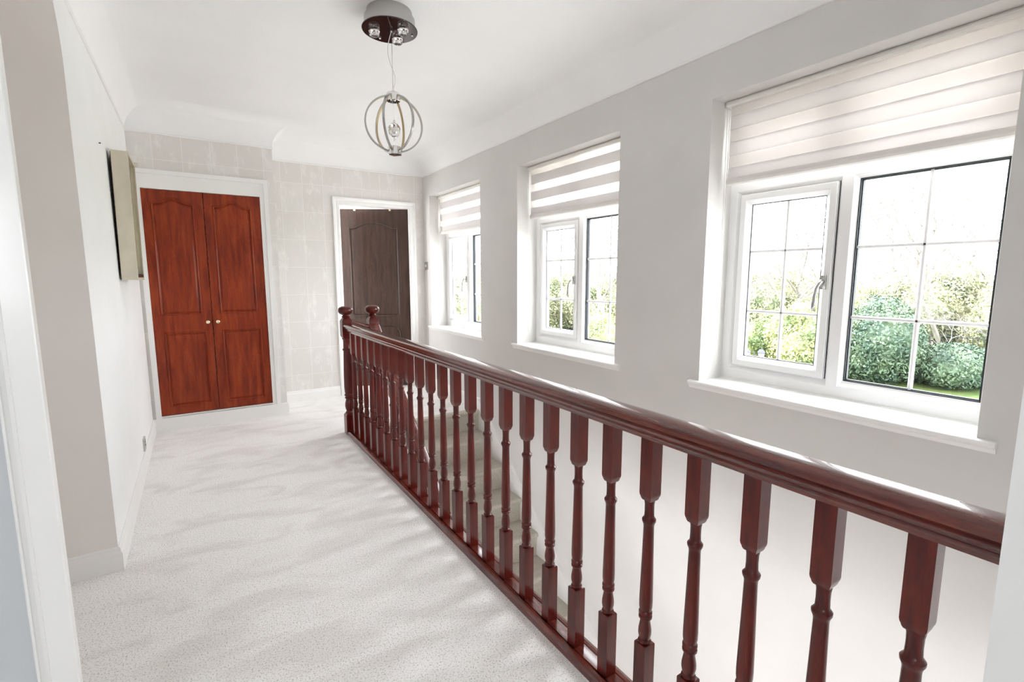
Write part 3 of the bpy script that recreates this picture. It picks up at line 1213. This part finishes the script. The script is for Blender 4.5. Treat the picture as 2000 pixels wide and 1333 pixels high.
# short curved link rail to the second newel
bm = BM()
pts = []
for i in range(13):
    t = i / 12
    pts.append((NW1[0] + .036 + t * (NW2[0] - NW1[0] - .072), NW1[1] + .019 * t, 0.905 - 0.014 * (1 - cos(pi * t)) / 2 + .012 * cos(pi * t)))
rail_sweep(bm, pts, [(x * .9, z) for x, z in HRF])
for v in bm.verts:
    v.co -= bo
obj('link_rail', bm, M['mahogany_rail'], bal, smooth='auto')

# stair balustrade: second newel, sloping handrail, balusters, its own lower newel
sb = empty('stair_balustrade', (1.245, 4.085, 0))
tag(sb, 'second newel post and sloping mahogany handrail going down the stairs', 'balustrade')
sbo = Vector(sb.location)
newel(sb, sbo, NW2)
s_ = RISE / GO
bm = BM()
yE = 1.25
zt_ = lambda y: 0.915 - s_ * (4.085 - y)
rail_sweep(bm, [(1.245, 4.05, zt_(4.05)), (1.245, 3.2, zt_(3.2)), (1.245, 2.2, zt_(2.2)), (1.245, yE, zt_(yE))], HRF)
for v in bm.verts:
    v.co -= sbo
obj('handrail', bm, M['mahogany_rail'], sb, smooth='auto')
sproto = None
k = 0
y = 3.93
while y > 1.3:
    z_str = 0.035 - s_ * (4.13 - y)
    zr = zt_(y) - 0.036
    if sproto is None:
        h_ = zr - z_str
        sm = baluster_mesh(0.0, 0.868)
        sproto = bpy.data.objects.new('baluster', sm)
        sproto.modifiers.new('edge_split', 'EDGE_SPLIT').split_angle = radians(32)
        b1 = sproto
    else:
        b1 = sproto.copy()
    COL.objects.link(b1)
    b1.parent = sb
    b1.location = (1.247 - sbo.x, y - sbo.y, z_str - .01)
    b1.scale = (0.9, 0.9, (zr - z_str + .02) / 0.868)
    y -= GO / 2
nl = newel(sb, sbo, (1.245, 1.22, -RISE * 12 - .0))

# ================================================================== CEILING LIGHT
cl = empty('ceiling_light', (0.94, 2.585, ZCEIL))
tag(cl, 'chrome ceiling light with a hanging cage globe and three small spotlights', 'ceiling light')
co = Vector(cl.location)
bm = BM()
lathe(bm, [(0.0, 0), (0.112, 0.0), (0.114, -0.004), (0.114, -0.030), (0.118, -0.034), (0.126, -0.034), (0.127, -0.038), (0.127, -0.086), (0.0, -0.086)], 48, (0, 0.02, 0))
can = obj('canopy', bm, M['satin'], cl, smooth='auto')
bm = BM()
lathe(bm, [(0.0, -0.086), (0.139, -0.086), (0.1405, -0.089), (0.139, -0.092), (0.0, -0.092)], 56, (0, 0.02, 0))
disc = obj('mirror_disc', bm, M['dark_disc'], cl, smooth='auto')
disc['label'] = 'dark red mirror disc under the canopy'
for (x, y) in ((-0.072, 0.052), (0.048, -0.038), (0.058, 0.072)):
    bm = BM()
    lathe(bm, [(0.0, -0.092), (0.026, -0.092), (0.0275, -0.096), (0.0275, -0.100), (0.024, -0.102), (0.0, -0.102)], 24, (x, y, 0))
    sp = obj('spotlight', bm, M['chrome'], cl, smooth='auto')
    bm = BM()
    P2 = [(0.0, -0.1015), (0.024, -0.1015), (0.026, -0.106), (0.0265, -0.116), (0.023, -0.121), (0.021, -0.118), (0.012, -0.110), (0.0, -0.108)]
    lathe(bm, P2, 16, (x, y, 0))
    obj('spot_lens', bm, M['crystal'], sp, smooth='auto')
for (x, y) in ((0.112, 0.0), (-0.02, 0.118)):
    bm = BM()
    lathe(bm, [(0.0, -0.092), (0.005, -0.092), (0.006, -0.095), (0.004, -0.099), (0.0, -0.100)], 12, (x, y, 0))
    obj('screw_cap', bm, M['chrome'], cl, smooth=True)
zr = lambda z: z - ZCEIL
bm = BM()
lathe(bm, [(0.0, -.092), (0.006, -.092), (0.006, -.104), (0.003, -.108), (0.0, -.108)], 12)
tube(bm, [(0, 0, -.105), (0, 0, zr(2.262))], 0.0011, 6)
cb = obj('suspension_wire', bm, M['satin'], cl, smooth=True)
bm = BM()
pts = [(0, 0.004, -.10)]
for i in range(1, 29):
    t = i / 28
    z = -.105 + t * (zr(2.258) + .105)
    off = -0.020 * sin(pi * min(t / .62, 1)) ** 1 if t < .62 else 0.014 * sin(pi * (t - .62) / .38)
    pts.append((off * .85, -off * .5 + .003, z))
tube(bm, pts, 0.0017, 6)
obj('flex_cable', bm, M['cord'], cl, smooth=True)
# cage
bm = BM()
lathe(bm, [(0.0, zr(2.268)), (0.005, zr(2.268)), (0.006, zr(2.262)), (0.006, zr(2.243)), (0, zr(2.243))], 14)
lathe(bm, [(0.010, zr(2.243)), (0.033, zr(2.243)), (0.035, zr(2.240)), (0.035, zr(2.205)), (0.0325, zr(2.203)), (0.0325, zr(2.236)), (0.010, zr(2.238))], 32)
obj('top_collar', bm, M['chrome'], cl, smooth='auto')
bm = BM()
lathe(bm, [(0.0325, zr(1.938)), (0.035, zr(1.936)), (0.035, zr(1.974)), (0.0325, zr(1.976)), (0.0325, zr(1.940))], 32)
lathe(bm, [(0.0, zr(1.955)), (0.0320, zr(1.955)), (0.0320, zr(1.951)), (0.0, zr(1.951))], 32)
obj('bottom_collar', bm, M['chrome'], cl, smooth='auto')
zc = zr(2.090)
RA, RZ = 0.146, 0.140
for j in range(6):
    az = radians(-10 + 60 * j)
    bm = BM()
    d = Vector((cos(az), sin(az), 0))
    s2 = Vector((-sin(az), cos(az), 0))
    ring = []
    n = 36
    for i in range(n + 1):
        t = -pi / 2 * .88 + pi * .88 * i / n
        c_ = d * (RA * cos(t)) + Vector((0, 0, zc + RZ * sin(t)))
        nr = (d * cos(t) + Vector((0, 0, sin(t)))).normalized()
        ring.append([bm.verts.new(c_ + nr * a_ + s2 * b2) for a_, b2 in ((0.004, -.005), (0.004, .005), (-.004, .005), (-.004, -.005))])
    for a_, b2 in zip(ring, ring[1:]):
        for k in range(4):
            f = bm.faces.new((a_[k], a_[(k + 1) % 4], b2[(k + 1) % 4], b2[k]))
            f.material_index = 1 if k == 2 else 0
    bm.faces.new(ring[0])
    bm.faces.new(list(reversed(ring[-1])))
    obj('cage_arm', bm, [M['satin'], M['bronze']], cl)
bm = BM()
n = 14
cz = zr(2.060)
lathe(bm, [(0.033 * sin(pi * i / n), cz + 0.036 * cos(pi * i / n)) for i in range(n + 1)], 14)
bl = obj('glass_ball', bm, M['crystal'], cl, smooth=False)
bl['label'] = 'faceted clear glass ball'
bm = BM()
lathe(bm, [(0, cz + .030), (0.006, cz + .032), (0.008, cz + .037), (0.003, cz + .042), (0.006, cz + .046), (0.004, cz + .051), (0, cz + .053)], 14)
lathe(bm, [(0, cz - .055), (0.004, cz - .052), (0.006, cz - .047), (0.003, cz - .042), (0.009, cz - .036), (0.012, cz - .030), (0, cz - .028)], 14)
lathe(bm, [(0, cz - .014), (0.009, cz - .012), (0.012, cz), (0.006, cz + .012), (0, cz + .014)], 14)
tube(bm, [(0, 0, cz + .05), (0, 0, zr(2.24))], 0.0004, 5)
obj('ball_fitting', bm, M['chrome'], cl, smooth=True)

# ================================================================== SMALL THINGS
# deep box picture on the left wall
pc = empty('box_picture', (XL, 3.7, 1.283))
tag(pc, 'deep cream box framed picture hanging on the left wall', 'picture')
PY0, PY1 = 0.0, 0.43
bm = BM()
box(bm, 0.008, 0.030, PY0 + .01, PY1 - .01, 0.0, .735)
pb = obj('backing_board', bm, M['darkhole'], pc)
bm = BM()
PZ = 0.742
w_ = 0.010
box(bm, 0.012, 0.086, PY0, PY0 + w_, 0, PZ)
box(bm, 0.012, 0.086, PY1 - w_, PY1, 0, PZ)
box(bm, 0.012, 0.086, PY0 + w_, PY1 - w_, 0, w_)
box(bm, 0.012, 0.086, PY0 + w_, PY1 - w_, PZ - w_, PZ)
pf_ = obj('box_frame', bm, M['picture_frame'], pc)
bm = BM()
rr_ = [(PY0 - .002, -.002, PY0 + .016, PZ + .002)]
ring_yz(bm, PY0 - .002, PY1 + .002, -.002, PZ + .002, (.016,) * 4, [(0, .084), (0, .091), (1, .091), (1, .084)])
obj('front_moulding', bm, M['picture_frame'], pc)
bm = BM()
box(bm, 0.060, 0.064, PY0 + w_, PY1 - w_, 0.07, PZ - w_)
cv = obj('canvas', bm, M['picture_gold'], pc)
cv['label'] = 'gold green canvas set back in the frame'
bm = BM()
box(bm, 0.064, 0.089, PY0 + .016, PY1 - .014, w_, 0.034)
obj('lower_strip', bm, M['picture_brown'], pc)
pc.rotation_euler = (0, radians(0.6), 0)

# little nail hole mark
bm = BM()
lathe(bm, [(0, 0), (0.003, 0), (0.003, 0.008), (0.0, 0.009)], 8)
nl_ = obj('nail', bm, M['darkhole'])
nl_.rotation_euler = (0, pi / 2, 0)
nl_.location = (XL, 3.44, 2.0)
tag(nl_, 'tiny dark nail in the white wall left of the picture', 'nail')

# socket on left wall
sk = empty('wall_socket', (XL, 4.09, 0.12))
tag(sk, 'small silver wall socket low on the left wall near the skirting', 'socket')
o = obj('face_plate', bx(0.0, 0.010, -.043, .043, -.0, .086, .003), M['satin'], sk)
bm = BM()
box(bm, 0.010, 0.0115, -.012, -.006, .030, .042)
box(bm, 0.010, 0.0115, .006, .012, .030, .042)
box(bm, 0.010, 0.0115, -.003, .003, .050, .062)
obj('pin_slots', bm, M['darkhole'], sk)
bm = BM()
box(bm, 0.010, 0.014, .018, .030, .060, .074)
obj('rocker', bm, M['plastic'], sk)

# light switch on the window wall
sw = empty('light_switch', (XW, 5.385, 1.382))
tag(sw, 'small silver light switch between the brown door and the farthest window', 'light switch')
obj('face_plate', bx(-.009, 0, -.043, .043, 0, .088, .003), M['satin'], sw)
obj('rocker', bx(-.014, -.009, -.012, .012, .030, .058, .002), M['plastic'], sw)

# sensor box above the closet frame corner
sn = empty('alarm_sensor', (-0.327, Y1, 2.16))
tag(sn, 'small white plastic sensor above the top left corner of the wardrobe frame', 'sensor')
obj('sensor_body', bx(-.024, .024, -.022, 0, .030, .082, .004), M['plastic'], sn)
lb = obj('sensor_base', bx(-.018, .018, -.018, 0, .000, .028, .003), M['picture_frame'], sn)
lb['label'] = 'cream lower block'

# ================================================================== GARDEN
struct('floor_garden', bx(XW + WT + .0, 120, -40, 90, GND - .3, GND), M['lawn'], 'bright green lawn seen through the nearest window')


def az_pt(az_deg, dist):
    a_ = radians(az_deg)
    return (dist * sin(a_), dist * cos(a_))


def leaf_cloud(bm_, c, r, n, size, rnd, shell=0.55):
    for _ in range(n):
        while True:
            v = Vector((rnd.uniform(-1, 1), rnd.uniform(-1, 1), rnd.uniform(-1, 1)))
            if 0.05 < v.length < 1:
                break
        v = v.normalized() * (shell + (1 - shell) * rnd.random() ** .6)
        p = Vector((c[0] + v.x * r[0], c[1] + v.y * r[1], c[2] + v.z * r[2]))
        d = (v + Vector((rnd.gauss(0, .6), rnd.gauss(0, .6), rnd.gauss(0, .6)))).normalized()
        u = d.orthogonal().normalized()
        w2 = d.cross(u)
        ang = rnd.uniform(0, 2 * pi)
        u, w2 = u * cos(ang) + w2 * sin(ang), w2 * cos(ang) - u * sin(ang)
        s1 = size * rnd.uniform(.6, 1.3)
        q = [p + u * s1, p + w2 * s1 * .45 + d * s1 * .1, p - u * s1, p - w2 * s1 * .45 + d * s1 * .1]
        bm_.faces.new([bm_.verts.new(x) for x in q])


def shrub_mesh(seed, n, size, lobes):
    rnd = random.Random(seed)
    bm_ = BM()
    for c, r, k in lobes:
        leaf_cloud(bm_, c, r, int(n * k), size, rnd)
    me = bpy.data.meshes.new('foliage')
    bm_.to_mesh(me)
    bm_.free()
    return me


def core_mesh(lobes):
    bm_ = BM()
    for c, r, _ in lobes:
        m_ = Matrix.Translation(c) @ Matrix.Diagonal((r[0] * .72, r[1] * .72, r[2] * .72, 1))
        bmesh.ops.create_icosphere(bm_, subdivisions=3, radius=1.0, matrix=m_)
    rnd = random.Random(3)
    for v in bm_.verts:
        v.co += Vector((rnd.gauss(0, .05), rnd.gauss(0, .05), rnd.gauss(0, .05)))
    me = bpy.data.meshes.new('inner_growth')
    bm_.to_mesh(me)
    bm_.free()
    return me


L1 = [((0, 0, .9), (1.5, 1.3, 1.0), .4), ((.9, .3, 1.4), (1.1, 1.1, .9), .25), ((-.8, -.2, 1.5), (1.1, 1.0, .95), .25), ((.1, 0, 2.1), (.8, .8, .6), .1)]
L2 = [((0, 0, .5), (1.4, 1.0, .62), .5), ((1.0, .2, .6), (.9, .8, .6), .25), ((-1.0, -.1, .65), (.9, .9, .6), .25)]
SM1, SM2 = shrub_mesh(11, 17000, .06, L1), shrub_mesh(12, 13000, .052, L2)
SHC = {}
CM1, CM2 = core_mesh(L1), core_mesh(L2)


def shrub(kind, az, dist, sc, material, label, name='garden_shrub', rz=0.0, group='shrubs at the end of the lawn', sz=1.0):
    x, y_ = az_pt(az, dist)
    root = empty(name, (x, y_, GND), rz)
    root.scale = (sc, sc, sc * sz)
    key = (kind, material.name)
    if key not in SHC:
        me = (SM1 if kind == 1 else SM2).copy()
        me.materials.clear()
        me.materials.append(material)
        cme = (CM1 if kind == 1 else CM2).copy()
        cme.materials.clear()
        cme.materials.append(material)
        SHC[key] = (me, cme)
    me, cme = SHC[key]
    f = bpy.data.objects.new('foliage', me)
    COL.objects.link(f)
    f.parent = root
    c = bpy.data.objects.new('inner_growth', cme)
    COL.objects.link(c)
    c.parent = root
    tag(root, label, 'shrub', group)
    return root


shrub(1, 70.0, 24.5, 1.28, M['leaf_dark'], 'large dark green shrub on the lawn edge behind the fixed pane', rz=.3)
shrub(2, 72.8, 25.6, 1.3, M['leaf_dark'], 'low dark green shrub right of the large shrub, behind the pane bar', rz=2.1)
shrub(2, 75.3, 25.5, 1.25, M['leaf_dark'], 'low clipped dark hedge shrub at the right of the near window', rz=.2)
shrub(2, 78.2, 26.0, 1.3, M['leaf_dark'], 'low dark hedge shrub half hidden by the window reveal', rz=1.2)
shrub(1, 64.2, 25.0, 1.22, M['leaf_yellow'], 'yellow green shrub behind the opening casement of the near window', rz=1.0)
shrub(1, 61.3, 27.0, 0.95, M['leaf_yellow'], 'pale green shrub just right of the twin lantern post', rz=2.6)
shrub(1, 67.3, 28.5, 1.35, M['leaf_yellow'], 'tall yellow green shrub between the two big shrubs behind the mullion', rz=.5)
shrub(1, 43.5, 23.0, 0.95, M['leaf_yellow'], 'light green shrub seen low through the middle window', rz=.9)
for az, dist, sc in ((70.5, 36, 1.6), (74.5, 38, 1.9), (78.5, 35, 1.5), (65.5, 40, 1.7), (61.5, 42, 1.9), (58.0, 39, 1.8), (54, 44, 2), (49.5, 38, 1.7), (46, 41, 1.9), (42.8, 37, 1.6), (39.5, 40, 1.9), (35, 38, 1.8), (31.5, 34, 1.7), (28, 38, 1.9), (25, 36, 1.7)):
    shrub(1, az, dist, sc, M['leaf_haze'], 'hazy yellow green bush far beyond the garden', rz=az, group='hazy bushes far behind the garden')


# bare trees
def tree_mesh(seed, height, depth=6, spread=.55, r0=.16):
    rnd = random.Random(seed)
    bm_ = BM()

    def grow(p, d, ln, r, lv):
        n = 3
        pts_, rs = [p.copy()], [r]
        q = p.copy()
        dd = d.copy()
        for i in range(n):
            dd = (dd + Vector((rnd.gauss(0, .13), rnd.gauss(0, .13), rnd.gauss(0, .08) + .03))).normalized()
            q = q + dd * ln / n
            pts_.append(q.copy())
            rs.append(r * (1 - .38 * (i + 1) / n))
        tube(bm_, pts_, rs, 4 if lv > 1 else 7, cap=False)
        if lv >= depth:
            return
        k = 3 if lv < 5 else 2
        for i in range(k):
            a_ = rnd.uniform(0, 2 * pi)
            o_ = dd.orthogonal().normalized()
            o_ = (o_ * cos(a_) + dd.cross(o_) * sin(a_)) * rnd.uniform(spread * .6, spread * 1.3)
            at = pts_[-1] if i == 0 else pts_[rnd.choice((2, 3, 3))]
            grow(at, (dd + o_).normalized(), ln * rnd.uniform(.66, .86), max(rs[-1] * .78, .011), lv + 1)
    grow(Vector((0, 0, 0)), Vector((0, 0, 1)), height * .27, r0, 0)
    me = bpy.data.meshes.new('bare_tree')
    bm_.to_mesh(me)
    bm_.free()
    me.materials.append(M['bark'])
    return me


TM = [tree_mesh(5, 12, 6, .6), tree_mesh(8, 14, 6, .5), tree_mesh(21, 9, 6, .8, .12)]
tree0 = {}
tr_spec = [(58.5, 33, 0, 1.0), (61.5, 29, 2, 1.0), (64.0, 38, 1, 1.0), (66.5, 31, 0, .9), (69.3, 42, 1, 1.1), (71.8, 36, 0, 1.0), (74.6, 33, 1, .85), (77.0, 41, 0, 1.1),
           (79.5, 35, 2, 1.1), (40.5, 26, 2, 1.0), (42.5, 33, 0, .9), (45.0, 28, 1, .8), (47.5, 36, 0, 1.0), (51.0, 34, 1, .9), (55.0, 36, 0, 1.0), (30.2, 24, 2, .9), (32.5, 30, 1, .8),
           (60.0, 46, 1, 1.2), (72.9, 50, 0, 1.3), (67.6, 52, 1, 1.3)]
for i, (az, dist, k, sc) in enumerate(tr_spec):
    x, y_ = az_pt(az, dist)
    if k not in tree0:
        t_ = bpy.data.objects.new('bare_tree', TM[k])
        tree0[k] = t_
    else:
        t_ = tree0[k].copy()
    COL.objects.link(t_)
    t_.location = (x, y_, GND)
    t_.rotation_euler = (0, 0, az * 1.7)
    t_.scale = (sc, sc, sc)
    g = 'bare trees beyond the near window' if az > 53 else ('bare trees beyond the middle window' if az > 37 else 'bare trees beyond the far window')
    lab = 'bare winter tree beyond the garden, seen through the %s window' % ('nearest' if az > 53 else ('middle' if az > 37 else 'farthest'))
    tag(t_, lab, 'tree', g)
# spreading bare shrub tree in front of the path
x, y_ = az_pt(74.6, 27.2)
ts = tree0[2].copy()
COL.objects.link(ts)
ts.location = (x, y_, GND)
ts.scale = (.5, .5, .42)
ts.rotation_euler = (0, 0, 1.9)
tag(ts, 'low spreading small bare tree just behind the clipped hedge', 'tree')

# pale drive behind the hedge and a railing fence
struct('floor_drive', bx(33, 60, -30, 60, GND, GND + .02), M['drive'])
struct('floor_forecourt', bx(XW + WT, 19.5, -40, 90, GND, GND + .015), M['drive'], 'pale drive in front of the house')
fe = empty('railing_fence', (31.5, 9, GND))
tag(fe, 'low grey metal railing fence behind the hedge', 'fence')
bm = BM()
for i in range(60):
    box(bm, -.012, .012, -6 + i * .2 - .012, -6 + i * .2 + .012, 0, 1.35)
obj('pickets', bm, M['iron'], fe)
bm = BM()
box(bm, -.02, .02, -6.1, 6.1, 1.2, 1.24)
box(bm, -.02, .02, -6.1, 6.1, .2, .24)
obj('rails', bm, M['iron'], fe)

# twin lantern post
x, y_ = az_pt(59.5, 16.0)
lp = empty('lamp_post', (x, y_, GND), radians(-59.5))
tag(lp, 'grey garden lamp post with two lanterns beyond the near window', 'lamp post')
bm = BM()
tube(bm, [(0, 0, 0), (0, 0, .4), (0, 0, 1.9), (0, 0, 2.0)], [.05, .03, .025, .01], 10)
obj('pole', bm, M['iron'], lp)
bm = BM()
tube(bm, [(-.19, 0, 1.72), (-.12, 0, 1.62), (0, 0, 1.68), (.12, 0, 1.62), (.19, 0, 1.72)], .012, 8)
obj('crossarm', bm, M['iron'], lp)
for sx in (-1, 1):
    bm = BM()
    c = (sx * .19, 0, 0)
    square_stack(bm, [(.035, 1.72), (.03, 1.75), (.075, 1.752), (.075, 1.76)], c)
    square_stack(bm, [(.095, 1.97), (.10, 1.985), (.05, 2.06), (.012, 2.08), (.012, 2.12)], c)
    for qx, qy in ((-1, -1), (1, -1), (1, 1), (-1, 1)):
        tube(bm, [(c[0] + qx * .07, qy * .07, 1.755), (c[0] + qx * .09, qy * .09, 1.975)], .006, 5)
    ln = obj('lantern', bm, M['iron'], lp)
    bm = BM()
    square_stack(bm, [(.064, 1.762), (.084, 1.968)], c)
    obj('lantern_glass', bm, M['lantern_glass'], ln)

# sampling portals in the openings (they guide the sky light, they emit nothing)
for a, b_ in WINS:
    portal((XW + WT + .01, (a + b_) / 2, (ZS + ZH) / 2), (0, pi / 2, 0), ZH - ZS, a - b_)
portal((-1.215, YB - .11, 1.46), (pi / 2, 0, 0), .67, .76)
portal((-3.21, 1.5, -1.52), (0, -pi / 2, 0), 1.75, 2.0)
portal((XC - .11, 6.8, 1.5), (0, -pi / 2, 0), 1.4, 1.6)
